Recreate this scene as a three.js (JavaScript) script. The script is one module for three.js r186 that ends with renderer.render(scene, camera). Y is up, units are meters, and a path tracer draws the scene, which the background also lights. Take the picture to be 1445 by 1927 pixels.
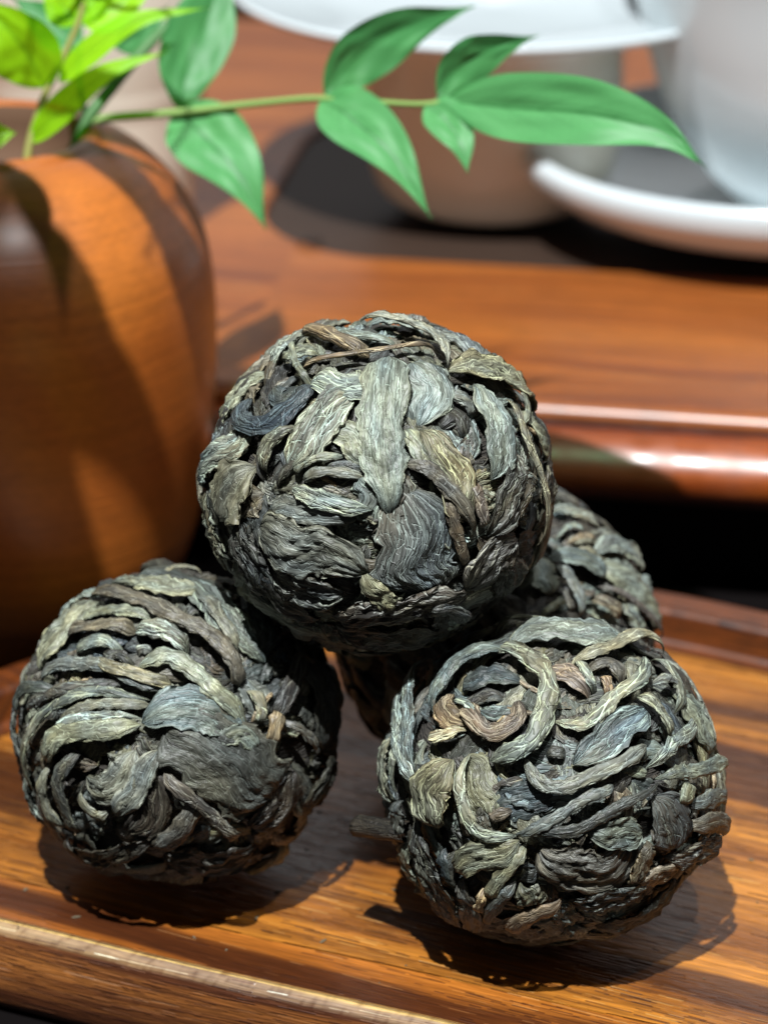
import * as THREE from 'three';
import { mergeGeometries } from 'three/addons/utils/BufferGeometryUtils.js';
import { createNoise2D, createNoise3D } from 'simplex-noise';
import { RectAreaLightUniformsLib } from 'three/addons/lights/RectAreaLightUniformsLib.js';

// ---------------------------------------------------------------- units, camera
const S = 0.0165;                       // metres per unit: the radius of one tea ball
const FPX = 6500, PX = 1445, PY = 1927; // focal length and size of the photograph, in its pixels
const PITCH = THREE.MathUtils.degToRad(25), CAMH = 10.77, CAMZ = 18.3;
const V = (x, y, z) => new THREE.Vector3(x, y, z);

const scene = new THREE.Scene();
const camera = new THREE.PerspectiveCamera(2 * Math.atan(PY / 2 / FPX) * 180 / Math.PI, PX / PY, 0.02, 20);
camera.position.set(0, CAMH * S, CAMZ * S);
camera.rotation.set(-PITCH, 0, 0);
camera.focus = 18.95 * S;
camera.userData.fStop = 29;
scene.add(camera);

const renderer = new THREE.WebGLRenderer({ antialias: true });
renderer.setSize(767, 1024);
renderer.toneMapping = THREE.LinearToneMapping;
renderer.toneMappingExposure = 1.12;
renderer.shadowMap.enabled = true;

// ---------------------------------------------------------------- light: two ceiling spots and two unseen soft lights added for sheen
scene.background = new THREE.Color(0.045, 0.045, 0.045);
RectAreaLightUniformsLib.init();
function spot(name, from, intensity, color, radius) {
  const l = new THREE.SpotLight(color, intensity, 0, 0.5, 0.5, 2);
  l.name = name; l.position.set(...from); l.target.position.set(0, 0, 0);
  l.castShadow = true; l.shadow.radius = radius; l.shadow.mapSize.set(2048, 2048);
  scene.add(l, l.target);
}
spot('ceiling_spot', [-0.12, 1.25, 0.58], 11.2, new THREE.Color(0.95, 0.985, 1.0), 0.5);
spot('ceiling_spot_001', [0.17, 1.25, 0.56], 1.35, new THREE.Color(0.96, 0.985, 1.0), 0.75);
const soft = new THREE.RectAreaLight(new THREE.Color(0.95, 0.97, 1.0), 0.75, 2.4, 1.15);
soft.name = 'added_sheen_light'; soft.position.set(0.1, 1.14, -1.5); soft.lookAt(0, 0, 0); scene.add(soft);  // unseen panel added for grey sheen on the glossy surfaces
const side = new THREE.RectAreaLight(new THREE.Color(0.95, 0.98, 1.0), 0.5, 0.9, 0.8);
side.name = 'added_sheen_light'; side.position.set(1.3, 0.55, -0.75); side.lookAt(0, 0, 0); scene.add(side);  // unseen panel added for sheen on the right edge of the vase

// ---------------------------------------------------------------- helpers
let seed = 1;
const rnd = () => { seed = (seed * 1664525 + 1013904223) >>> 0; return seed / 4294967296; };
const rr = (a, b) => a + (b - a) * rnd();
const noise2 = createNoise2D(rnd), noise3 = createNoise3D(rnd);
const fbm = (x, y, n = 4) => { let a = 0, k = 0.5, s = 1; for (let i = 0; i < n; i++) { a += k * noise2(x * s, y * s); s *= 2; k *= 0.5; } return a; };
const clamp = THREE.MathUtils.clamp, lerp = THREE.MathUtils.lerp, sstep = THREE.MathUtils.smoothstep;
const used = new Map();
const numbered = (n) => { const k = used.get(n) ?? 0; used.set(n, k + 1); return k ? n + '_' + String(k).padStart(3, '0') : n; };
const EYE = V(0, CAMH, 0);
function ray(px, py) {
  return V((px - PX / 2) / FPX, -(py - PY / 2) / FPX, -1).normalize().applyAxisAngle(V(1, 0, 0), -PITCH);
}
const shift = (v) => v.clone().add(V(0, 0, CAMZ)).multiplyScalar(S);
function onLevel(px, py, y) { const r = ray(px, py); return r.multiplyScalar((y - CAMH) / r.y).add(EYE); }  // units
function atDist(px, py, t) { return ray(px, py).multiplyScalar(t).add(EYE); }
function tag(o, label, category, group, kind) {
  o.userData = { label, category };
  if (group) o.userData.group = group;
  if (kind) { o.userData.kind = kind; if (kind === 'structure') delete o.userData.category; }
  return o;
}
function base(name, p) { const g = new THREE.Group(); g.name = numbered(name); g.position.copy(p); scene.add(g); return g; }
function part(name, geo, mat, parent) {
  const m = new THREE.Mesh(geo, mat); m.name = name; m.castShadow = m.receiveShadow = true; parent.add(m); return m;
}
function grid(nu, nv, fn, closeV = false) {     // fn(i/nu, j/nv) -> [Vector3, u, v]
  const pos = [], uv = [], idx = [], col = [];
  for (let i = 0; i <= nu; i++) for (let j = 0; j <= nv; j++) { const [p, a, b, c] = fn(i / nu, j / nv); pos.push(p.x, p.y, p.z); uv.push(a, b); if (c) col.push(...c); }
  const w = nv + 1;
  for (let i = 0; i < nu; i++) for (let j = 0; j < nv; j++) { const a = i * w + j, b = a + w; idx.push(a, b, a + 1, a + 1, b, b + 1); }
  const g = new THREE.BufferGeometry();
  g.setAttribute('position', new THREE.Float32BufferAttribute(pos, 3));
  g.setAttribute('uv', new THREE.Float32BufferAttribute(uv, 2));
  if (col.length) g.setAttribute('color', new THREE.Float32BufferAttribute(col, 3));
  g.setIndex(idx); g.computeVertexNormals();
  if (closeV) {
    const n = g.attributes.normal;
    for (let i = 0; i <= nu; i++) {
      const a = i * w, b = a + nv, v = V(n.getX(a) + n.getX(b), n.getY(a) + n.getY(b), n.getZ(a) + n.getZ(b)).normalize();
      n.setXYZ(a, v.x, v.y, v.z); n.setXYZ(b, v.x, v.y, v.z);
    }
  }
  return g;
}
function dataTex(w, h, fn, srgb) {
  const d = new Uint8Array(w * h * 4);
  for (let y = 0, o = 0; y < h; y++) for (let x = 0; x < w; x++, o += 4) { const c = fn(x / w, y / h); d[o] = c[0]; d[o + 1] = c[1]; d[o + 2] = c[2]; d[o + 3] = 255; }
  const t = new THREE.DataTexture(d, w, h);
  t.magFilter = THREE.LinearFilter; t.wrapS = t.wrapT = THREE.RepeatWrapping;
  if (srgb) t.colorSpace = THREE.SRGBColorSpace;
  t.needsUpdate = true;
  return t;
}
const mix3 = (a, b, t) => [lerp(a[0], b[0], t), lerp(a[1], b[1], t), lerp(a[2], b[2], t)];

// ---------------------------------------------------------------- wood
function woodTextures(w, h, su, sv, dark, mid, light, streak, off, pores) {      // su, sv: size of the tile in units
  const c1 = document.createElement('canvas'), c2 = document.createElement('canvas'); c1.width = c2.width = w; c1.height = c2.height = h;
  const g1 = c1.getContext('2d'), g2 = c2.getContext('2d'), i1 = g1.createImageData(w, h), i2 = g2.createImageData(w, h);
  for (let j = 0, o = 0; j < h; j++) for (let i = 0; i < w; i++, o += 4) {
    const x = i / w * su + off, y = j / h * sv + off * 1.7;
    const yy = y + 0.07 * noise2(x * 0.2, y * 0.5) + 0.015 * noise2(x * 0.8, y * 1.2);
    const band = fbm(x * 0.07, yy * 1.3, 3), fine = noise2(x * 0.4, yy * 9), fibre = noise2(x * 2.0, yy * 42), fibre2 = noise2(x * 5, yy * 90);
    let c = mix3(mid, light, clamp(0.45 + 0.9 * band + 0.25 * fine, 0, 1));
    const st = sstep(fbm(x * 0.08 + 7, yy * 1.15 + 3, 3) + 0.14 * fine, streak, streak + 0.3);
    c = mix3(c, dark, st * 0.72);
    const k = 1 + 0.09 * fibre + 0.09 * fibre2 + 0.08 * fine, q = 140 + 30 * fibre + 28 * fibre2;
    i1.data[o] = clamp(c[0] * k, 0, 255); i1.data[o + 1] = clamp(c[1] * k, 0, 255); i1.data[o + 2] = clamp(c[2] * k, 0, 255); i1.data[o + 3] = 255;
    i2.data[o] = i2.data[o + 1] = i2.data[o + 2] = q; i2.data[o + 3] = 255;
  }
  g1.putImageData(i1, 0, 0); g2.putImageData(i2, 0, 0);
  for (let n = 0; n < pores; n++) {
    const x = rr(0, w), y = rr(0, h), dense = noise2(x / w * su * 0.2 + 60, y / h * sv * 1.1);
    if (rnd() > 0.45 + 0.6 * dense) continue;
    const l = rr(8, 46) * (rnd() < 0.12 ? 2.5 : 1), a = rr(0.2, 0.75), lt = rnd() < 0.3, wd = rr(0.8, lt ? 1.6 : 2.1), dy = rr(-0.03, 0.03) * l;  // pale strokes: scratches, their glints put into the colour too
    for (const [g, col] of [[g1, lt ? (n % 4 ? `rgba(214,160,92,${a * 0.5})` : `rgba(222,186,126,${a * 0.8})`) : `rgba(${dark},${a})`], [g2, lt ? `rgba(235,235,235,${a})` : `rgba(10,10,10,${a})`]]) {
      g.strokeStyle = col; g.lineWidth = wd; g.beginPath(); g.moveTo(x, y); g.lineTo(x + l, y + dy); g.stroke();
    }
  }
  const map = new THREE.CanvasTexture(c1), bump = new THREE.CanvasTexture(c2);
  map.colorSpace = THREE.SRGBColorSpace;
  for (const t of [map, bump]) { t.wrapS = t.wrapT = THREE.RepeatWrapping; t.magFilter = THREE.LinearFilter; }
  return { map, bump };
}
const W1 = woodTextures(2048, 1536, 10, 7.5, [46, 22, 11], [116, 67, 24], [172, 110, 39], 0.02, 0, 30000);
const W2 = woodTextures(1024, 1024, 10, 6, [100, 46, 16], [130, 68, 24], [152, 86, 31], 0.36, 40, 900);
const M = {};
M.tray = new THREE.MeshPhysicalMaterial({ map: W1.map, bumpMap: W1.bump, bumpScale: 0.0002, roughness: 0.3, clearcoat: 0.12, clearcoatRoughness: 0.25 });
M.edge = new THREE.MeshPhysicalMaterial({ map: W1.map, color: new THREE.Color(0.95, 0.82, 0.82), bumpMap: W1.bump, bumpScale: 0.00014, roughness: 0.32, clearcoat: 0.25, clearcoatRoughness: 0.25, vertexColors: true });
M.rim = new THREE.MeshPhysicalMaterial({ map: W1.map, color: new THREE.Color(0.3, 0.19, 0.15), bumpMap: W1.bump, bumpScale: 0.00006, roughness: 0.45, clearcoat: 0.5, clearcoatRoughness: 0.25 });  // darker than the board: shade on the lip put into the colour
M.table = new THREE.MeshPhysicalMaterial({ map: W2.map, roughness: 0.42, clearcoat: 0.6, clearcoatRoughness: 0.32 });
const blotch = dataTex(256, 256, (u, v) => { const k = clamp(105 + 85 * fbm(u * 34, v * 5, 3), 50, 220); return [k, k, k]; });
M.mould = new THREE.MeshPhysicalMaterial({ map: W2.map, color: new THREE.Color(1.0, 0.76, 0.55), roughness: 0.4, clearcoat: 0.9, clearcoatRoughness: 1, clearcoatRoughnessMap: blotch });
M.panel = new THREE.MeshPhysicalMaterial({ color: new THREE.Color(0.04, 0.024, 0.017), roughness: 0.5, specularIntensity: 0.5 });
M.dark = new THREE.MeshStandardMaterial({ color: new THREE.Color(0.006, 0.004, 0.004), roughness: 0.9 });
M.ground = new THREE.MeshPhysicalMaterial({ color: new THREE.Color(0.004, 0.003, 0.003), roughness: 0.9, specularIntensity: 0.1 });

// ---------------------------------------------------------------- ground under everything
const GY = -0.64;
{
  const g = new THREE.PlaneGeometry(3, 3); g.rotateX(-Math.PI / 2);
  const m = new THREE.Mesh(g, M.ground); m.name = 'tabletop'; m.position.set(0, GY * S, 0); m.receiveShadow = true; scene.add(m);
  tag(m, 'near black tabletop under the tray and the vase', 'tabletop', null, 'structure');
}

// ---------------------------------------------------------------- tray: an oval board with a raised lip along its back
{
  const g = base('tea_tray', shift(V(0, GY, -18.3)));
  tag(g, 'glossy amber wooden tray with raised back rim carrying the four tea balls', 'tray');
  const outline = [
    onLevel(0, 1742, 0), onLevel(330, 1822, 0), onLevel(760, 1918, 0), onLevel(1300, 2040, 0), onLevel(1900, 2150, 0), onLevel(2500, 2130, 0),
    onLevel(2620, 1800, 0), onLevel(2300, 1500, 0), onLevel(1800, 1285, 0), onLevel(1445, 1200, 0), onLevel(1250, 1160, 0), onLevel(1000, 1125, 0), onLevel(760, 1130, 0), onLevel(585, 1155, 0), onLevel(330, 1215, 0),
    onLevel(60, 1285, 0), onLevel(-160, 1375, 0), onLevel(-330, 1490, 0), onLevel(-360, 1600, 0), onLevel(-230, 1690, 0),
  ];
  const curve = new THREE.CatmullRomCurve3(outline, true, 'centripetal');
  const lipAt = (s) => {                                 // the lip rises round the ends and stands along the back
    const p = curve.getPointAt(s), t = curve.getTangentAt(s);
    return sstep(-t.x, -0.75, 0.1);
  };
  const yaw = 0.44, gx = Math.cos(yaw), gz = Math.sin(yaw);
  const uvOf = (p, extra = 0) => [0.45 + (p.x * gx + (p.z + 18.3) * gz) / 10, 0.5 + (-(p.x) * gz + (p.z + 18.3) * gx) / 7.5 + extra / 7.5];
  // cross-section from the floor outwards: inset from the outline, height without lip, extra height where the lip stands
  const prof = [[0.5, 0, 0], [0.42, 0, 0], [0.385, 0, 0.012], [0.37, 0, 0.04], [0.363, 0, 0.12], [0.356, 0, 0.195], [0.34, 0, 0.222], [0.31, 0, 0.234], [0.26, 0, 0.236], [0.23, 0, 0.226], [0.2, 0, 0.236], [0.14, 0, 0.242], [0.095, -0.003, 0.24], [0.065, -0.012, 0.23],
    [0.04, -0.027, 0.21], [0.02, -0.047, 0.16], [0.006, -0.075, 0.1], [-0.001, -0.11, 0.07], [-0.004, -0.16, 0.06], [-0.008, -0.28, 0.03], [-0.004, -0.42, 0], [0.01, -0.53, 0], [0.04, -0.59, 0], [0.1, -0.625, 0], [0.4, -0.63, 0]];
  const N = 220, L = curve.getLength(), edge = (s0, s1) => grid(Math.round(N * 5 * (s1 - s0)), prof.length - 1, (a, b) => {
    const sw = s0 + a * (s1 - s0), s = sw % 1, k = Math.round(b * (prof.length - 1)), p = curve.getPointAt(s), t = curve.getTangentAt(s), inn = V(t.z, 0, -t.x).normalize();
    const lip = lipAt(s), [d, y, up] = prof[k];
    const q = p.clone().addScaledVector(inn, d).add(V(0, y + up * lip, 0));
    const [u, v] = lip < 0.5 && k > 12 ? [0.2 + (sw > 0.7 ? sw - 1 : sw) * L / 10, 0.37 + (y + d * 0.5) / 5] : uvOf(q, k < 13 ? up * lip : y);
    const wearHighlight = k > 12 && k < 17 ? (1 - lip) * [0.9, 1, 0.8, 0.2][k - 13] * clamp(0.92 + 0.45 * noise2(sw * 260, k * 0.8) + 0.35 * noise2(sw * 900, k), 0, 1) : 0;  // worn pale arris, with the bevel highlight also put into the colour
    return [shift(q).sub(g.position), u, v, k >= 16 ? [1.05, 1.2, 2.1] : [1 + 3.4 * wearHighlight, 1 + 9 * wearHighlight, 1 + 22 * wearHighlight]];
  });
  let s0 = 0.02, s1 = 0.98; while (lipAt(s0) < 0.12) s0 += 0.004; while (lipAt(s1) < 0.12) s1 -= 0.004;
  const inner = []; for (let i = 0; i < N; i++) { const p = curve.getPointAt(i / N), t = curve.getTangentAt(i / N); inner.push(p.clone().addScaledVector(V(t.z, 0, -t.x).normalize(), 0.48)); }
  const sh = new THREE.Shape(inner.map((p) => new THREE.Vector2(p.x, -p.z)));
  const floor = new THREE.ShapeGeometry(sh); floor.rotateX(-Math.PI / 2);
  const fp = floor.attributes.position, fu = floor.attributes.uv;
  for (let i = 0; i < fp.count; i++) { const p = V(fp.getX(i), 0.0, fp.getZ(i)); fu.setXY(i, ...uvOf(p)); const w = shift(p).sub(g.position); fp.setXYZ(i, w.x, w.y, w.z); }
  floor.computeVertexNormals();
  part('board', floor, M.tray, g);
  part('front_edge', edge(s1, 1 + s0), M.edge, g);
  part('back_rim', edge(s0, s1), M.rim, g);
}

// ---------------------------------------------------------------- tea table behind: planked top with a half-round front moulding
const TY = 0.9;
{
  const A = onLevel(420, 722, TY), B = onLevel(1445, 788, TY), ax = B.clone().sub(A).normalize(), back = V(ax.z, 0, -ax.x);
  if (back.z > 0) back.negate();
  const g = base('tea_table', shift(V(A.x, GY, A.z)));
  tag(g, 'red brown lacquered tea table with half round front edge behind the tray', 'tea table');
  const sweep = (prof, name, mat, x0 = -14, x1 = 14, parent = g) => part(name, grid(24, prof.length - 1, (a, b) => {
    const [q, y] = prof[Math.round(b * (prof.length - 1))], x = lerp(x0, x1, a);
    const p = A.clone().setY(0).addScaledVector(ax, x).addScaledVector(back, q).add(V(0, y, 0));
    return [shift(p).sub(g.position), x / 10, (q - y) / 6];
  }), mat, parent);
  const along = (p) => p.clone().sub(A).setY(0), xl = along(onLevel(488, 398, TY)).dot(ax), qf = along(onLevel(1090, 508, TY)).dot(back), q1 = qf + 3.9, R0 = 1.15;
  sweep([[0.4, TY - 0.001], [0.16, TY], [0.1, TY - 0.005], [0.055, TY - 0.02], [0.02, TY - 0.045], [0, TY - 0.085], [0, TY - 0.16], [0.3, TY - 0.16]], 'front_edge', M.table);
  const hole = [], corner = (cx, cq, a0) => { for (let i = 0; i <= 14; i++) { const a = a0 + Math.PI / 2 * i / 14; hole.push(new THREE.Vector2(cx + R0 * Math.cos(a), cq + R0 * Math.sin(a))); } };
  corner(xl + R0, qf + R0, Math.PI); corner(11, qf + R0, 1.5 * Math.PI); corner(11, q1 - R0, 0); corner(xl + R0, q1 - R0, Math.PI / 2);
  const toWorld = (x, q, y) => shift(A.clone().setY(0).addScaledVector(ax, x).addScaledVector(back, q).add(V(0, y, 0))).sub(g.position);
  const flat = (shape, y, name, mat) => {
    const geo = new THREE.ShapeGeometry(shape), p = geo.attributes.position, u = geo.attributes.uv;
    for (let i = 0; i < p.count; i++) { const x = p.getX(i), q = p.getY(i), w = toWorld(x, q, y); u.setXY(i, x / 10, q / 6); p.setXYZ(i, w.x, w.y, w.z); }
    geo.computeVertexNormals(); return part(name, geo, mat, g);
  };
  const rect = (x0, x1, qa, qb) => new THREE.Shape([[x0, qa], [x1, qa], [x1, qb], [x0, qb]].map((v) => new THREE.Vector2(...v)));
  const top = rect(-14, 14, 0.4, 9); top.holes.push(new THREE.Path(hole)); flat(top, TY, 'top_board', M.table);
  flat(rect(xl - 0.1, 12.5, qf - 0.1, q1 + 0.1), TY - 0.07, 'inset_panel', M.panel);
  part('inset_edge', grid(hole.length, 4, (a, b) => {
    const p = hole[Math.round(a * hole.length) % hole.length], cx = clamp(p.x, xl + R0, 11), cq = clamp(p.y, qf + R0, q1 - R0), n = new THREE.Vector2(cx - p.x, cq - p.y).normalize(), k = Math.round(b * 4), d = [-0.004, 0.008, 0.022, 0.03, 0.03][k], y = [0.001, -0.004, -0.016, -0.035, -0.075][k];
    return [toWorld(p.x + n.x * d, p.y + n.y * d, TY + y), p.x / 10, p.y / 6];
  }), M.table, g);
  const mould = []; for (let i = 0; i <= 20; i++) { const a = Math.PI * (0.5 - i / 20); mould.push([0.06 - 0.36 * Math.cos(a), 0.47 + 0.27 * Math.sin(a)]); }
  sweep([[0.3, 0.74], ...mould, [0.5, 0.2]], 'front_moulding', M.mould);
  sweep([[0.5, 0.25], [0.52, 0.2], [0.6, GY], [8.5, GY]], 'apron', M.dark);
}

// ---------------------------------------------------------------- tea leaf surface
function canvas(w, h, draw) {
  const c = document.createElement('canvas'); c.width = w; c.height = h; draw(c.getContext('2d'), w, h);
  return c;
}
const hairs = [];
for (let i = 0; i < 7600; i++) {
  const wild = rnd() < 0.42;
  hairs.push([rr(0, 1024), rr(0, 1024), wild ? rr(10, 28) : rr(24, 110), wild ? rr(-1.1, 1.1) : rr(-0.22, 0.22), wild ? rr(-0.9, 0.9) : rr(-0.25, 0.25), rr(0.15, 0.7), wild ? rr(1.6, 3.2) : rr(1.4, 3.6), rnd()]);
}
function strokes(ctx, light, darkc) {
  ctx.lineCap = 'round';
  for (const [x, y, l, a, bend, al, w, k] of hairs) {
    const d = k < 0.42;
    ctx.strokeStyle = `rgba(${d ? darkc : light},${al * (d ? 0.75 : 1)})`; ctx.lineWidth = w;
    for (const ox of [0, x > 960 ? -1024 : x < 64 ? 1024 : null]) for (const oy of [0, y > 960 ? -1024 : y < 64 ? 1024 : null]) {
      if (ox === null || oy === null) continue;
      const dx = Math.cos(a) * l / 2, dy = Math.sin(a) * l / 2;
      ctx.beginPath(); ctx.moveTo(x + ox - dx, y + oy - dy);
      ctx.quadraticCurveTo(x + ox - dy * bend, y + oy + dx * bend, x + ox + dx, y + oy + dy); ctx.stroke();
    }
  }
}
function teaTexture(light, darkc, fn) {
  const c = canvas(1024, 1024, (ctx) => {
    const im = ctx.createImageData(1024, 1024);
    for (let y = 0, o = 0; y < 1024; y++) for (let x = 0; x < 1024; x++, o += 4) {
      const q = fn(x / 1024, y / 1024); im.data[o] = q[0]; im.data[o + 1] = q[1]; im.data[o + 2] = q[2]; im.data[o + 3] = 255;
    }
    ctx.putImageData(im, 0, 0); strokes(ctx, light, darkc);
  });
  const t = new THREE.CanvasTexture(c); t.wrapS = t.wrapT = THREE.RepeatWrapping; t.magFilter = THREE.LinearFilter;
  return t;
}
const TAU = Math.PI * 2;                                   // noise that repeats across the tile
const tn = (u, v, fu, fv, o) => noise3(Math.cos(u * TAU) * fu + o, Math.sin(u * TAU) * fu, v * fv) * (1 - v) + noise3(Math.cos(u * TAU) * fu + o, Math.sin(u * TAU) * fu, (v - 1) * fv) * v;
const teaMap = teaTexture('238,246,238', '50,48,44', (u, v) => {
  const f = tn(u, v, 1.1, 70, 0) * 0.5 + tn(u, v, 2.5, 130, 5) * 0.5, blot = tn(u, v, 0.7, 4, 9), warm = tn(u, v, 0.5, 3, 14);
  const k = 118 * (1 + 0.34 * f + 0.24 * blot);
  return [k * (1 + 0.09 * warm), k, k * (1 - 0.10 * warm)];
});
teaMap.colorSpace = THREE.SRGBColorSpace;
const teaBump = teaTexture('255,255,255', '0,0,0', (u, v) => {
  const k = clamp(120 + 52 * tn(u, v, 1.1, 55, 0) + 34 * tn(u, v, 2.5, 110, 5) + 24 * tn(u, v, 1.6, 14, 3), 0, 255);
  return [k, k, k];
});
// the same leaf with finer, straighter down
hairs.length = 0;
for (let i = 0; i < 12000; i++) {
  const wild = rnd() < 0.3;
  hairs.push([rr(0, 1024), rr(0, 1024), wild ? rr(6, 16) : rr(14, 60), wild ? rr(-1.5, 1.5) : rr(-0.16, 0.16), rr(-0.5, 0.5), rr(0.12, 0.55), rr(1.0, 2.4), rnd()]);
}
const smoothMap = teaTexture('236,244,238', '52,50,46', (u, v) => {
  const f = tn(u, v, 1.3, 80, 30) * 0.6 + tn(u, v, 3, 150, 35) * 0.4, blot = tn(u, v, 0.9, 5, 39), spot = tn(u, v, 6, 40, 44);
  const k = 122 * (1 + 0.26 * f + 0.26 * blot + 0.16 * spot);
  return [clamp(k * 1.01, 0, 255), clamp(k, 0, 255), clamp(k * 0.95, 0, 255)];
});
smoothMap.colorSpace = THREE.SRGBColorSpace;
const smoothBump = teaTexture('225,225,225', '40,40,40', (u, v) => { const k = clamp(125 + 40 * tn(u, v, 1.3, 70, 30) + 36 * tn(u, v, 3, 24, 61) + 30 * tn(u, v, 7, 60, 44), 0, 255); return [k, k, k]; });
const TINT = { sg: 'b6c0b0', sb: 'b0bebb', g: '9c9c92', gd: '6c6c66', ol: '94906f', op: 'c0bf9e', cr: 'd4cdb0', tn: 'bd9a6a', br: '7c6654', db: '54473d', bd: '5c686c', bg: '8d9b96', dk: '45423c', or: 'b48a5e', pk: '947a70' };
const tea = {};
for (const [k, c] of Object.entries(TINT)) {
  const col = new THREE.Color('#' + c).lerp(new THREE.Color(k === 'dk' || k === 'db' || k === 'bd' || k === 'gd' ? '#666a66' : '#a0a79f'), k === 'or' || k === 'tn' || k === 'cr' ? 0.4 : 0.45).multiplyScalar(1.85);
  tea[k + '2'] = new THREE.MeshPhysicalMaterial({ color: col.clone().multiplyScalar(0.97), map: smoothMap, bumpMap: smoothBump, bumpScale: 0.00024, roughness: 0.49, specularIntensity: 0.95, side: THREE.DoubleSide, vertexColors: true });
  tea[k] = new THREE.MeshPhysicalMaterial({ color: col, map: teaMap, bumpMap: teaBump, bumpScale: 0.00022, roughness: 0.5, specularIntensity: 0.9, side: THREE.DoubleSide, vertexColors: true });
}
M.core = new THREE.MeshStandardMaterial({ color: new THREE.Color(0.035, 0.03, 0.024), bumpMap: teaBump, bumpScale: 0.0004, roughness: 0.9 });

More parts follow.
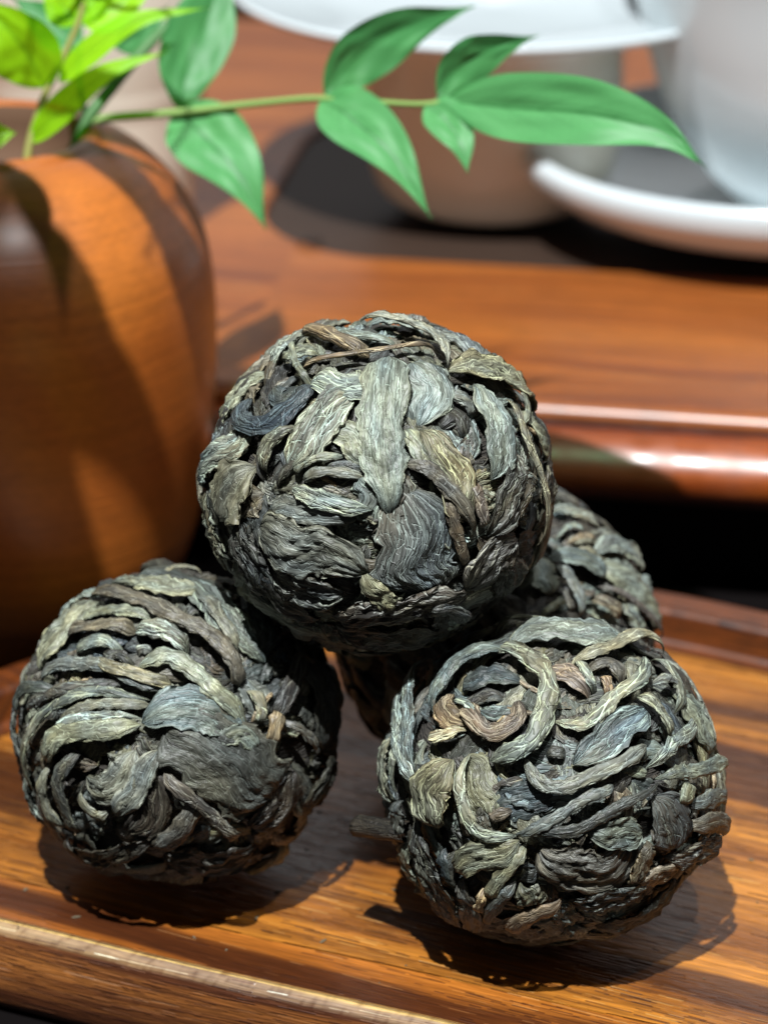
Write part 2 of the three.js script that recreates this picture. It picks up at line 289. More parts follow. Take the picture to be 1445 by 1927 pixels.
// ---------------------------------------------------------------- a tea ball: core, and leaves wound over it one by one
class Ball {
  constructor(name, label, px, py, r, y, rPx, crop, seedNo) {
    seed = seedNo; this.seed = seedNo;
    this.c = onLevel(px, py, y); this.sq = y < 2 ? 0.965 : 0.975; this.r = r; this.px = px; this.py = py; this.rPx = rPx; this.crop = crop;
    this.group = base(name, shift(V(this.c.x, this.c.y - r, this.c.z)));
    tag(this.group, label, 'tea ball', 'compressed tea balls piled on the tray');
    this.toEye = EYE.clone().sub(this.c).normalize();
    this.right = V(0, 1, 0).cross(this.toEye).normalize(); this.up = this.toEye.clone().cross(this.right);
    this.taken = []; this.low = seedNo === 51 ? 0.7 : 0.25;
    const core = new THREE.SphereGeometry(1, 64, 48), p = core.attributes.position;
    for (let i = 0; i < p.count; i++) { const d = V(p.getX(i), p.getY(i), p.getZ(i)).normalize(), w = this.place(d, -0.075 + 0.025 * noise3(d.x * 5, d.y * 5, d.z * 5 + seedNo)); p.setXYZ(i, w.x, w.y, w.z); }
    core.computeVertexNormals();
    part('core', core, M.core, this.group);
  }
  rad(d) { return this.r * (0.978 + 0.02 * noise3(d.x * 1.4 + this.seed, d.y * 1.4, d.z * 1.4)); }
  place(d, lift) {
    const p = d.clone().multiplyScalar(this.rad(d) * (1 + lift)); p.y *= this.sq; p.add(this.c);
    p.y = Math.max(p.y, 0.012);
    return shift(p).sub(this.group.position);
  }
  dir(X, Y) {                                               // from a place on the ball's face, measured on the close-up of it
    const [x0, y0, k] = this.crop, a = (x0 + X / k - this.px) / this.rPx, b = -(y0 + Y / k - this.py) / this.rPx;
    const q = Math.hypot(a, b), m = q > 0.985 ? 0.985 / q : 1;
    return this.right.clone().multiplyScalar(a * m).addScaledVector(this.up, b * m).addScaledVector(this.toEye, Math.sqrt(Math.max(0.02, 1 - q * q * m * m))).normalize();
  }
  leaf(kind, dirs, half, tint, lift, o = {}) {
    const curve = new THREE.CatmullRomCurve3(dirs, false, 'centripetal'), len = curve.getLength();
    const sd = rr(0, 100), nu = o.nu ?? Math.round(clamp(len / 0.03, 16, 46));
    const frames = [];
    for (let i = 0; i <= nu; i++) {
      const s = i / nu, d = curve.getPoint(s).normalize(), t = curve.getTangent(s); t.addScaledVector(d, -t.dot(d)).normalize();
      frames.push([d, t, d.clone().cross(t)]);
    }
    const ends = o.ends ?? [0.1, 0.1], tuck = o.tuck ?? (kind === 's' ? 0.085 : 0.06);
    const env = (s) => Math.min(1, Math.pow(clamp(s / ends[0], 0.0004, 1), 0.6)) * Math.min(1, Math.pow(clamp((1 - s) / ends[1], 0.0004, 1), 0.6));
    const high = (s) => lift - tuck * Math.pow(Math.abs(2 * s - 1), 6);
    const put = (i, x, y, s) => {
      const [d, , b] = frames[i];
      return this.place(d.clone().addScaledVector(b, x).normalize(), high(s) + y);
    };
    const uvL = len * 0.5, uvo = sd * 0.37, warm = rr(-0.08, 0.08), tone = rr(0.84, 1.14);
    const shade = (l, t, edge) => {                         // dry leaf: mottled, paler along torn edges
      const n = noise3(l * 0.5, t * 1.6, sd + 40), m = noise3(l * 1.6, t * 4, sd + 50), k = tone * (1 + 0.22 * n + 0.14 * m) * (1 + 0.35 * edge), w = warm + 0.10 * noise3(l * 0.3, t, sd + 60);
      return [k * (1 + w + 0.04 * edge), k * (1 + 0.3 * w), k * (1 - 1.1 * w - 0.06 * edge)];
    };
    let geo;
    if (kind === 'b') {                                     // an open blade, ribbed, wrinkled, with uneven edges
      const nt = o.nt ?? clamp(Math.round(half / 0.009), 8, 30), th = 0.010, curl = o.curl ?? rr(-0.2, 0.35), fold = rr(-0.14, 0.2), ribs = rr(2.2, 4.2), amp = o.wr ?? 1, mid = rr(-0.3, 0.3);
      const crease = (q) => Math.abs(q - Math.round(q)) * 2 - 0.5;
      const H = (s, t) => {
        const l = s * len / half, n = noise3(l * 0.5, t * 2.4, sd) * 0.14 + noise3(l * 1.3, t * 5.5, sd + 9) * 0.06 + noise3(l * 0.3, t * 8, sd + 20) * 0.06 * clamp(1.1 - half * 4, 0.15, 1) + noise3(l * 2.4, t * 2.2, sd + 27) * 0.05;
        const wide = clamp(1.1 - half * 4.2, 0.12, 1), rib = 0.11 * wide * crease((t + 0.35 * noise2(l * 0.3, sd)) * ribs) + 0.03 * crease(t * ribs * 2.7 + 0.8 * noise2(l * 0.4, sd + 4)) + 0.05 * Math.exp(-Math.pow((t - mid) / 0.08, 2));
        return half * amp * (n * (0.6 + wide * 0.7) + rib) + half * (curl * (t * t - 0.4) * 0.45 - fold * Math.abs(t - mid)) + 0.011 * noise3(l * half * 26, t * half * 30, sd) + 0.005 * noise3(l * half * 60, t * half * 60, sd + 7);
      };
      geo = grid(nu, nt * 2 + 1, (a, b) => {
        const i = Math.round(a * nu), j = Math.round(b * (nt * 2 + 1)), top = j <= nt, t = top ? 1 - 2 * j / nt : -1 + 2 * (j - nt - 1) / nt;
        const e = env(a), edge = 1 + 0.18 * noise2(a * len * 5 + (t > 0 ? 50 : 0), sd) + 0.1 * noise2(a * len * 24 + (t > 0 ? 90 : 0), sd);
        const x = half * e * (t + Math.sign(t) * Math.pow(Math.abs(t), 4) * (edge - 1)) + 0.25 * half * noise2(a * 1.6, sd + 70);
        const y = H(a, t) * (0.35 + 0.65 * e) + (top ? th / 2 : -th / 2) * Math.sqrt(1.02 - t * t) + (top ? 0.003 : -0.003);
        return [put(i, x, y, a), uvo + a * uvL, uvo + (t * half * 0.5) + (top ? 0 : 0.31), shade(a * len / half, t, Math.pow(Math.abs(t), 9))];
      }, true);
    } else {                                                // a rolled strand or a stem: a twisted tube with sharp folds
      const stem = kind === 't', nr = o.nr ?? (stem ? 14 : 32), k1 = stem ? 5 : 1 + Math.floor(rr(0, 3)), tw = rr(-1, 1) * len / Math.max(half * 9, 0.3), flat = stem ? 0.85 : rr(0.3, 0.52), a1 = stem ? 0.05 : rr(0.16, 0.3), k2 = 4 + Math.floor(rr(0, 4));
      geo = grid(nu, nr, (a, b) => {
        const i = Math.round(a * nu), f = b * TAU - Math.PI / 2, e = env(a), l = a * len / half, wob = 0.5 * noise2(l * 0.22, sd + 5);
        const q = f + tw * a * 2 + wob, sharp = (z) => 1 - 2 * Math.pow(Math.abs(Math.sin(z)), 0.6);
        const m = stem ? 1 + 0.05 * Math.sin(5 * q + sd) + 0.05 * noise3(Math.cos(q) * 2.6, Math.sin(q) * 2.6, l * 0.5 + sd)
          : 1 - a1 * 0.5 * sharp(k1 * q / 2 * 2 + sd) - 0.07 * sharp(k2 * q / 2 * 2 + sd * 2 + wob * 2) + 0.2 * noise3(Math.cos(q) * 0.9, Math.sin(q) * 0.9, l * 0.45 + sd) + 0.12 * noise3(Math.cos(q) * 3, Math.sin(q) * 3, l * 0.45 + sd * 2) + 0.05 * noise3(Math.cos(q) * 6, Math.sin(q) * 6, l * 1.2 + sd * 3);
        const swell = 1 + 0.22 * noise2(l * 0.35, sd + 33);
        const x = half * e * m * swell * Math.cos(f) + 0.35 * half * noise2(a * len * 2.2, sd + 60), y = half * flat * e * m * swell * Math.sin(f) + 0.25 * half * noise2(a * len * 2, sd + 80);
        return [put(i, x, y + half * flat * 0.3, a), uvo + a * uvL, uvo + b * half * 2.6, shade(l, Math.cos(q) * 0.8, stem ? 0 : clamp((m - 1.1) * 1.5, 0, 0.7))];
      }, true);
    }
    return part(kind === 't' ? 'stem' : kind === 's' ? 'rolled_leaf' : 'leaf', geo, tea[tint + (kind !== 't' && sd % 1 < 0.5 ? '2' : '')], this.group);
  }
  draw(kind, pts, width, tint, lift = 0.04, o = {}) {       // pts: x, y pairs along the leaf; width across it
    const dirs = []; for (let i = 0; i < pts.length; i += 2) dirs.push(this.dir(pts[i], pts[i + 1]));
    this.taken.push(...dirs); const face = dirs.reduce((n, d) => n + d.dot(this.toEye), 0) / dirs.length, low = clamp(face * 1.9, this.low, 1);
    const [, , k] = this.crop;
    return this.leaf(kind, dirs, width * (kind === 's' ? 0.74 : 1.05) / 2 / k / this.rPx, tint, lift * 0.72 * low - 0.02 * (1 - low), { ends: kind === 'b' ? [0.26, 0.26] : kind === 's' ? [rr(0.1, 0.3), rr(0.1, 0.3)] : [0.05, 0.05], ...o });
  }
  scraps(n, tints) {                                        // torn bits and thin threads pressed between the larger leaves
    for (let k = 0; k < n; k++) {
      const a = rr(0, TAU), q = Math.sqrt(rnd()) * 0.97;
      let d = this.right.clone().multiplyScalar(q * Math.cos(a)).addScaledVector(this.up, q * Math.sin(a)).addScaledVector(this.toEye, Math.sqrt(1 - q * q)).normalize();
      let near = this.taken[Math.floor(rnd() * this.taken.length)], t = near.clone().sub(d); t.addScaledVector(d, -t.dot(d)).normalize().applyAxisAngle(d, rr(-0.8, 0.8));
      const bend = rr(-0.4, 0.4), step = rr(0.05, 0.12), path = [d.clone()];
      for (let i = 0; i < 3; i++) { d = d.clone().addScaledVector(t, step).normalize(); t.applyAxisAngle(d, bend); t.addScaledVector(d, -t.dot(d)).normalize(); path.push(d.clone()); }
      const r = rnd(), kind = r < 0.6 ? 'b' : r < 0.92 ? 's' : 't';
      this.leaf(kind, path, kind === 'b' ? rr(0.05, 0.11) : kind === 's' ? rr(0.02, 0.045) : rr(0.011, 0.02), kind === 't' ? 'tn' : tints[Math.floor(rnd() * tints.length)], rr(-0.05, 0.004), { nu: 20, nt: 10, nr: 14, tuck: 0.04, ends: kind === 'b' ? [rr(0.1, 0.5), rr(0.1, 0.5)] : [0.2, 0.2] });
    }
  }
  fill(n, tints, swirl) {                                   // the leaves wound under and between
    for (let k = 0; k < n; k++) {
      const y = 1 - 2 * (k + 0.5) / n, a = k * 2.399963 + this.seed, q = Math.sqrt(1 - y * y);
      let d = V(q * Math.cos(a), y, q * Math.sin(a)); const front = d.dot(this.toEye) > -0.25;
      let t = d.clone().cross(swirl).normalize().applyAxisAngle(d, rr(-0.9, 0.9));
      const bend = rr(-0.28, 0.28), step = rr(0.10, 0.2), path = [d.clone()];
      for (let i = 0; i < 4; i++) { d = d.clone().addScaledVector(t, step).normalize(); t.applyAxisAngle(d, bend); t.addScaledVector(d, -t.dot(d)).normalize(); path.push(d.clone()); }
      const blade = rnd() < 0.42;
      this.leaf(blade ? 'b' : 's', path, blade ? rr(0.09, 0.22) : rr(0.035, 0.075), tints[Math.floor(rnd() * tints.length)], rr(-0.075, -0.02), { nu: front ? 26 : 12, nt: front ? 14 : 6, nr: front ? 20 : 9, ends: blade ? [0.3, 0.3] : [0.2, 0.2] });
    }
  }
}

// ball on top of the pile
{
  const T = new Ball('tea_ball', 'topmost tea ball of the pile, broad silvery leaves and a thin twig across its crown', 710, 914, 1.032, 2.53, 331, [360, 580, 2.064], 11);
  const d = T.draw.bind(T);
  d('b', [755, 195, 745, 420, 740, 600, 778, 790], 165, 'sg', 0.09, { ends: [0.06, 0.35], wr: 0.7 });
  d('b', [800, 690, 850, 850, 885, 1000, 905, 1110], 320, 'g', 0.05, { wr: 0.7, curl: 0.1 });
  d('b', [640, 350, 550, 420, 475, 540, 415, 640], 140, 'sg', 0.08, { ends: [0.1, 0.3] });
  d('b', [470, 290, 600, 310, 720, 330], 125, 'sg', 0.045);
  d('b', [850, 215, 905, 320, 900, 460], 200, 'sb', 0.05, { curl: 0.1 });
  d('s', [225, 330, 235, 440, 330, 462, 430, 380, 480, 290], 100, 'bd', 0.06);
  d('s', [330, 300, 380, 370, 460, 300], 90, 'bd', 0.03);
  d('t', [465, 112, 560, 140, 695, 192], 56, 'tn', 0.08, { ends: [0.04, 0.02] });
  d('t', [455, 248, 640, 217, 800, 200, 930, 185], 20, 'tn', 0.12);
  d('b', [660, 62, 800, 95, 930, 170, 975, 245], 46, 'cr', 0.13, { curl: 0.5 });
  d('b', [690, 40, 800, 45, 920, 95], 100, 'sb', 0.05);
  d('b', [520, 70, 400, 130, 310, 220], 90, 'sb', 0.05);
  d('b', [300, 220, 180, 330, 105, 460], 110, 'op', 0.03);
  d('b', [260, 430, 180, 540, 80, 600, 35, 690], 130, 'sg', 0.05);
  d('b', [260, 600, 190, 700, 150, 830], 165, 'g', 0.07);
  d('b', [70, 690, 80, 850, 150, 990], 100, 'ol', 0.04);
  d('b', [200, 820, 260, 980, 340, 1130], 150, 'gd', 0.05);
  d('b', [290, 850, 420, 890, 560, 920, 690, 1010], 190, 'g', 0.08, { ends: [0.12, 0.3] });
  d('b', [340, 1000, 450, 1060, 610, 1090], 150, 'g', 0.06);
  d('b', [330, 990, 380, 1120, 500, 1220], 110, 'db', 0.05);
  d('s', [440, 665, 540, 630, 690, 655], 50, 'g', 0.06);
  d('b', [410, 690, 520, 735, 710, 765], 66, 'sg', 0.09);
  d('s', [420, 650, 480, 590, 610, 570], 38, 'ol', 0.07);
  d('s', [305, 640, 340, 540, 430, 455], 74, 'ol', 0.08);
  d('s', [345, 700, 430, 600, 520, 560], 50, 'gd', 0.05);
  d('s', [520, 610, 600, 600, 680, 620], 30, 'gd', 0.04);
  d('b', [315, 780, 450, 770, 660, 800], 100, 'g', 0.06);
  d('b', [550, 470, 640, 520, 690, 610], 100, 'sg', 0.05);
  d('s', [825, 460, 870, 560, 905, 660], 66, 'sg', 0.07);
  d('s', [815, 595, 900, 620, 985, 720, 1090, 870], 70, 'br', 0.09);
  d('b', [885, 470, 960, 580, 1010, 700, 1065, 820], 140, 'ol', 0.07);
  d('s', [950, 470, 1010, 420, 1065, 510], 90, 'dk', -0.02);
  d('b', [1075, 300, 1130, 420, 1155, 540, 1130, 660], 120, 'sg', 0.1, { curl: 0.4 });
  d('b', [985, 250, 1100, 240, 1230, 290, 1345, 390], 130, 'op', 0.08);
  d('b', [870, 60, 1000, 110, 1120, 180, 1250, 270], 130, 'g', 0.06);
  d('s', [1205, 350, 1220, 470, 1270, 600, 1320, 740, 1318, 930], 42, 'cr', 0.11);
  d('b', [1270, 390, 1330, 500, 1375, 590], 80, 'op', 0.06);
  d('b', [1225, 600, 1200, 720, 1120, 870], 150, 'gd', 0.1, { ends: [0.1, 0.25] });
  d('b', [1405, 600, 1375, 720, 1335, 870], 130, 'gd', 0.06);
  d('b', [1240, 870, 1150, 950, 1050, 1090], 170, 'br', 0.05);
  d('s', [950, 690, 1000, 850, 1050, 1000], 56, 'br', 0.07);
  d('b', [550, 1195, 720, 1160, 900, 1115, 1070, 1090], 130, 'br', 0.08);
  d('b', [560, 1240, 750, 1260, 960, 1260], 150, 'db', 0.05);
  d('s', [895, 1150, 980, 1130, 1065, 1190], 60, 'gd', 0.1);
  d('b', [670, 1000, 740, 1090, 815, 1115], 80, 'ol', 0.08);
  d('s', [1060, 650, 1090, 760, 1110, 850], 50, 'pk', 0.07);
  d('s', [980, 330, 1050, 360, 1090, 420], 54, 'g', 0.02);
  d('b', [1110, 880, 1210, 1000, 1180, 1130], 150, 'db', 0.05);
  d('s', [550, 105, 650, 120, 810, 155], 56, 'bg', 0.05);
  d('b', [370, 215, 450, 200, 510, 185], 70, 'sg', 0.07);
  d('s', [415, 150, 440, 240, 480, 310], 34, 'sg', 0.09);
  d('s', [1230, 300, 1260, 380, 1240, 480], 36, 'op', 0.08);
  d('b', [1180, 560, 1230, 640, 1290, 700], 60, 'g', 0.08);
  T.scraps(130, ['g', 'gd', 'gd', 'ol', 'br', 'sg', 'db', 'bg']);
  T.fill(200, ['g', 'gd', 'gd', 'ol', 'br', 'sg', 'db', 'bg'], V(0.6, 0.5, 0.6).normalize());
}
// ball at the left
{
  const B = new Ball('tea_ball', 'left tea ball with curved parallel rolls and a thick woody stem, half in shade', 336, 1366, 1.0, 0.97, 316, [0, 1040, 2.125], 23);
  const d = B.draw.bind(B);
  d('b', [410, 165, 290, 280, 165, 440], 145, 'op', 0.08);
  d('b', [430, 120, 330, 155, 235, 240], 80, 'sg', 0.06);
  d('s', [390, 145, 560, 200, 720, 280, 880, 390, 955, 530], 76, 'br', 0.13, { ends: [0.05, 0.02] });
  d('b', [560, 125, 680, 150, 820, 160], 115, 'op', 0.08);
  d('b', [790, 100, 880, 230, 965, 340, 1050, 450], 140, 'bg', 0.09, { ends: [0.2, 0.4] });
  d('s', [635, 78, 740, 50, 840, 62], 46, 'cr', 0.06);
  d('s', [340, 245, 470, 230, 650, 275], 64, 'sg', 0.08);
  d('s', [295, 300, 420, 290, 565, 302], 64, 'br', 0.1, { ends: [0.05, 0.03] });
  d('s', [560, 300, 680, 330, 765, 395], 86, 'sb', 0.11);
  d('s', [325, 385, 430, 350, 515, 385], 64, 'sg', 0.09);
  d('s', [425, 415, 500, 400, 555, 445], 48, 'gd', 0.08);
  d('s', [560, 395, 590, 385, 625, 400], 46, 'g', 0.07);
  d('s', [185, 495, 300, 440, 420, 440, 560, 500, 690, 550], 68, 'g', 0.1);
  d('b', [415, 425, 540, 480, 695, 525], 44, 'cr', 0.15, { ends: [0.2, 0.04], curl: 0.2 });
  d('s', [555, 440, 680, 430, 800, 510, 880, 590, 985, 730], 84, 'sg', 0.12);
  d('s', [135, 610, 230, 560, 350, 520, 530, 510], 56, 'gd', 0.09);
  d('s', [145, 940, 158, 740, 260, 605, 400, 550, 610, 572], 48, 'ol', 0.12);
  d('s', [250, 670, 400, 600, 610, 602], 54, 'g', 0.08);
  d('s', [240, 700, 340, 650, 460, 632, 570, 645], 44, 'sg', 0.1);
  d('b', [575, 660, 720, 610, 860, 640, 960, 730], 145, 'bg', 0.12);
  d('s', [185, 810, 280, 725, 420, 690, 570, 672], 96, 'sg', 0.1);
  d('b', [680, 670, 830, 780, 950, 900, 1040, 1005], 310, 'gd', 0.1, { wr: 0.8, curl: -0.2, ends: [0.08, 0.12] });
  d('s', [655, 860, 760, 950, 850, 1040, 915, 1115], 60, 'br', 0.17, { ends: [0.06, 0.02] });
  d('s', [790, 960, 700, 1070, 610, 1165], 96, 'br', 0.1);
  d('b', [645, 770, 560, 900, 470, 1030], 90, 'g', 0.1);
  d('b', [360, 870, 440, 910, 530, 850, 550, 770], 130, 'g', 0.08);
  d('s', [335, 770, 270, 880, 290, 1000, 335, 1110], 76, 'gd', 0.09);
  d('s', [215, 820, 200, 950, 275, 1090], 64, 'g', 0.08);
  d('b', [85, 870, 130, 980, 215, 1095], 70, 'bg', 0.06);
  d('b', [62, 510, 58, 680, 90, 840], 70, 'gd', 0.05);
  d('s', [105, 640, 130, 540, 240, 520], 64, 'bd', 0.08);
  d('b', [610, 840, 600, 1000, 490, 1100], 170, 'db', 0.05);
  d('b', [290, 1150, 450, 1170, 610, 1130], 90, 'db', 0.07);
  d('s', [1200, 410, 1130, 560, 1080, 670], 86, 'db', 0.09);
  d('s', [1085, 640, 1065, 690, 1045, 765], 66, 'tn', 0.13, { ends: [0.1, 0.04] });
  d('s', [1105, 675, 1180, 730, 1245, 810], 38, 'br', 0.1);
  d('b', [1230, 420, 1280, 600, 1300, 810], 200, 'dk', 0.05);
  d('b', [1335, 840, 1290, 920, 1200, 1040], 130, 'dk', 0.06);
  d('b', [970, 1090, 1100, 1000, 1150, 870], 170, 'db', 0.06);
  d('b', [630, 1210, 800, 1235, 1010, 1180], 170, 'db', 0.05);
  d('b', [990, 150, 1050, 280, 1065, 410], 120, 'bd', 0.05);
  d('s', [985, 550, 1020, 620, 1010, 690], 56, 'op', 0.1);
  d('s', [255, 1110, 330, 1190, 460, 1235], 66, 'db', 0.08);
  d('b', [840, 750, 930, 720, 1005, 790], 70, 'bg', 0.13);
  d('s', [470, 100, 550, 118, 630, 140], 66, 'ol', 0.07);
  d('s', [805, 185, 870, 290, 955, 410], 66, 'g', 0.12);
  d('s', [320, 930, 400, 1010, 440, 1010], 50, 'g', 0.08);
  B.scraps(130, ['gd', 'gd', 'db', 'br', 'g', 'bd', 'ol', 'dk']);
  B.fill(200, ['gd', 'gd', 'db', 'br', 'g', 'bd', 'ol', 'dk'], V(-0.15, -0.45, 0.9).normalize());
}
// ball at the right, in front
{
  const R = new Ball('tea_ball', 'right front tea ball with a looped grey roll and orange tan buds near its crown', 1036, 1468, 1.005, 0.975, 329, [680, 1120, 2.007], 37);
  const d = R.draw.bind(R);
  d('b', [545, 190, 700, 135, 850, 140, 980, 170], 165, 'sb', 0.08, { curl: -0.3 });
  d('s', [775, 245, 900, 210, 1020, 165, 1120, 205], 68, 'cr', 0.13);
  d('s', [470, 80, 560, 72, 720, 78, 870, 95], 34, 'op', 0.06);
  d('s', [535, 210, 620, 268, 690, 340, 692, 450, 640, 560, 500, 625], 80, 'sg', 0.16, { ends: [0.05, 0.08], tuck: 0.08 });
  d('s', [385, 400, 440, 480, 520, 525, 595, 470, 580, 390], 84, 'pk', 0.09);
  d('s', [350, 400, 430, 440, 455, 495], 34, 'sg', 0.11);
  d('b', [365, 350, 470, 310, 600, 312], 80, 'bd', 0.04);
  d('s', [540, 205, 400, 260, 320, 340, 265, 440], 76, 'bg', 0.1);
  d('s', [245, 250, 210, 380, 215, 520, 232, 690], 74, 'bg', 0.12);
  d('s', [165, 355, 170, 480, 190, 600, 265, 750], 64, 'sg', 0.12);
  d('b', [325, 370, 330, 450, 410, 505], 100, 'tn', 0.06);
  d('s', [275, 545, 340, 540, 410, 515], 54, 'cr', 0.1);
  d('b', [365, 620, 310, 740, 335, 875], 150, 'op', 0.15, { curl: -0.4 });
  d('s', [420, 600, 420, 750, 480, 875, 600, 892], 60, 'sg', 0.13);
  d('s', [585, 892, 720, 830, 850, 740, 940, 700], 54, 'g', 0.13);
  d('s', [615, 615, 680, 690, 760, 712, 900, 645, 1060, 555], 64, 'g', 0.13);
  d('s', [715, 470, 820, 482, 920, 400, 1020, 320, 1045, 220], 66, 'sg', 0.13);
  d('b', [790, 630, 870, 560, 960, 480, 1050, 410], 110, 'bg', 0.1);
  d('s', [685, 285, 760, 300, 850, 375], 92, 'or', 0.08);
  d('s', [795, 245, 830, 310, 865, 360], 40, 'sg', 0.11);
  d('s', [835, 265, 920, 258, 970, 320], 64, 'br', 0.07);
  d('s', [890, 305, 905, 340, 912, 385], 44, 'or', 0.1);
  d('s', [1015, 370, 1080, 440, 1135, 530], 56, 'ol', 0.13);
  d('s', [978, 240, 990, 330, 1012, 390], 54, 'g', 0.1);
  d('s', [1075, 220, 1160, 330, 1185, 420], 54, 'op', 0.1);
  d('b', [1170, 320, 1260, 430, 1325, 580], 165, 'bg', 0.07);
  d('s', [1105, 185, 1230, 300, 1310, 420, 1362, 580], 40, 'cr', 0.09);
  d('s', [1055, 640, 1120, 560, 1180, 520, 1240, 440], 74, 'sg', 0.11);
  d('s', [1085, 675, 1200, 640, 1360, 610], 64, 'sg', 0.13);
  d('s', [635, 875, 800, 860, 950, 770, 1100, 685], 50, 'gd', 0.12);
  d('s', [695, 605, 730, 590, 770, 590], 48, 'gd', 0.06);
  d('b', [490, 800, 620, 770, 750, 730], 120, 'bd', 0.02);
  d('s', [495, 835, 535, 815, 580, 795], 54, 'pk', 0.06);
  d('b', [370, 1010, 480, 970, 610, 915], 110, 'op', 0.12);
  d('s', [625, 930, 560, 1030, 495, 1130], 60, 'ol', 0.1);
  d('b', [215, 850, 270, 1000, 330, 1150, 385, 1270], 120, 'gd', 0.09);
  d('b', [150, 940, 180, 1080, 285, 1210], 100, 'ol', 0.06);
  d('b', [95, 530, 78, 650, 110, 810], 110, 'op', 0.06);
  d('b', [135, 790, 140, 860, 155, 940], 80, 'gd', 0.06);
  d('b', [670, 950, 780, 1010, 900, 1020, 1010, 890], 190, 'br', 0.07);
  d('b', [840, 885, 950, 868, 1050, 860], 110, 'bg', 0.1);
  d('b', [1075, 750, 1140, 830, 1155, 945], 155, 'gd', 0.1);
  d('s', [1185, 680, 1178, 720, 1170, 775], 62, 'sg', 0.13);
  d('s', [1195, 775, 1280, 740, 1350, 740], 74, 'g', 0.1);
  d('s', [1185, 840, 1290, 825, 1385, 885], 78, 'br', 0.15);
  d('b', [1375, 900, 1250, 945, 1140, 980], 100, 'br', 0.14);
  d('s', [555, 1255, 650, 1190, 770, 1145], 84, 'or', 0.09);
  d('s', [498, 1245, 540, 1130, 595, 1055], 54, 'gd', 0.09);
  d('s', [460, 1185, 475, 1140, 490, 1095], 44, 'tn', 0.09);
  d('b', [990, 1085, 1090, 1040, 1200, 1015], 80, 'pk', 0.08);
  d('b', [790, 1155, 950, 1120, 1090, 1095], 90, 'gd', 0.08);
  d('b', [890, 1255, 1050, 1200, 1210, 1070], 115, 'gd', 0.06);
  d('b', [1005, 1080, 1050, 980, 1075, 910], 70, 'br', 0.09);
  d('b', [395, 1070, 440, 1180, 430, 1280], 80, 'br', 0.06);
  d('b', [610, 1075, 640, 1110, 660, 1150], 66, 'ol', 0.1);
  d('s', [240, 1020, 290, 1120, 350, 1220], 50, 'br', 0.1);
  d('s', [270, 440, 330, 330, 420, 250], 44, 'g', 0.09);
  d('s', [1080, 320, 1140, 320, 1180, 350], 44, 'g', 0.1);
  R.scraps(130, ['gd', 'gd', 'g', 'br', 'ol', 'bd', 'db', 'bg']);
  R.fill(200, ['gd', 'gd', 'g', 'br', 'ol', 'bd', 'db', 'bg'], V(0.35, 0.5, 0.75).normalize());
  // the stub of a stem that sticks out at its left
  const a = atDist(770, 1566, 19.6), b = atDist(666, 1552, 19.88), dx = b.clone().sub(a);
  const geo = grid(14, 16, (s, t) => {
    const e = s > 0.93 ? Math.sqrt(Math.max(0, 1 - Math.pow((s - 0.93) / 0.07, 2))) : 1, f = t * TAU, n = dx.clone().normalize(), up = V(0, 1, 0).addScaledVector(n, -n.y).normalize(), sd = n.clone().cross(up);
    const r = 0.062 * e * (1 + 0.08 * noise3(Math.cos(f), Math.sin(f), s * 3));
    return [shift(a.clone().addScaledVector(dx, s).addScaledVector(up, r * Math.cos(f) * 0.95).addScaledVector(sd, r * Math.sin(f) * 1.2)).sub(R.group.position), s * 0.3, t * 0.3, [0.5, 0.44, 0.38]];  // dark tint: shade on the stub put into its colour
  }, true);
  part('stem', geo, tea.db, R.group);
}
// ball at the back
{
  const K = new Ball('tea_ball', 'hindmost tea ball, mostly hidden behind the others, with a wide ribbed grey green leaf', 931, 1194, 1.03, 0.995, 308, [920, 900, 3.803], 51);
  const d = K.draw.bind(K);
  d('b', [440, 190, 620, 230, 780, 310], 130, 'sb', 0.06);
  d('b', [740, 570, 930, 690, 1090, 830, 1215, 1080], 270, 'sg', 0.1, { curl: -0.2, wr: 0.6 });
  d('b', [730, 480, 870, 430, 1000, 520, 1090, 640], 180, 'sb', 0.08);
  d('b', [390, 560, 520, 560, 680, 610, 800, 690], 135, 'bg', 0.1);
  d('b', [320, 550, 360, 690, 410, 820], 180, 'sb', 0.08);
  d('s', [440, 610, 530, 760, 610, 980], 90, 'g', 0.12);
  d('s', [460, 410, 550, 340, 660, 360], 56, 'sg', 0.08);
  d('s', [555, 425, 640, 410, 730, 420], 56, 'tn', 0.08);
  d('s', [550, 740, 640, 815, 730, 780], 56, 'br', 0.07);
  d('s', [690, 840, 800, 890, 890, 980], 110, 'br', 0.08);
  d('s', [760, 745, 900, 830, 1050, 960, 1190, 1140], 66, 'pk', 0.1);
  d('b', [920, 870, 960, 970, 1030, 1080], 120, 'sg', 0.09);
  d('s', [350, 960, 430, 890, 510, 840], 56, 'sg', 0.08);
  d('s', [990, 460, 1060, 560, 1100, 640], 60, 'g', 0.07);
  d('b', [760, 320, 900, 390, 980, 470], 90, 'g', 0.05);
  d('b', [1090, 640, 1160, 740, 1190, 850], 110, 'bg', 0.06);
  d('s', [360, 430, 420, 480, 520, 480], 60, 'g', 0.05);
  K.scraps(24, ['gd', 'g', 'sg', 'br', 'bg', 'gd', 'db']);
  K.fill(200, ['gd', 'g', 'sg', 'br', 'bg', 'gd', 'db'], V(0.5, 0.7, 0.4).normalize());
}

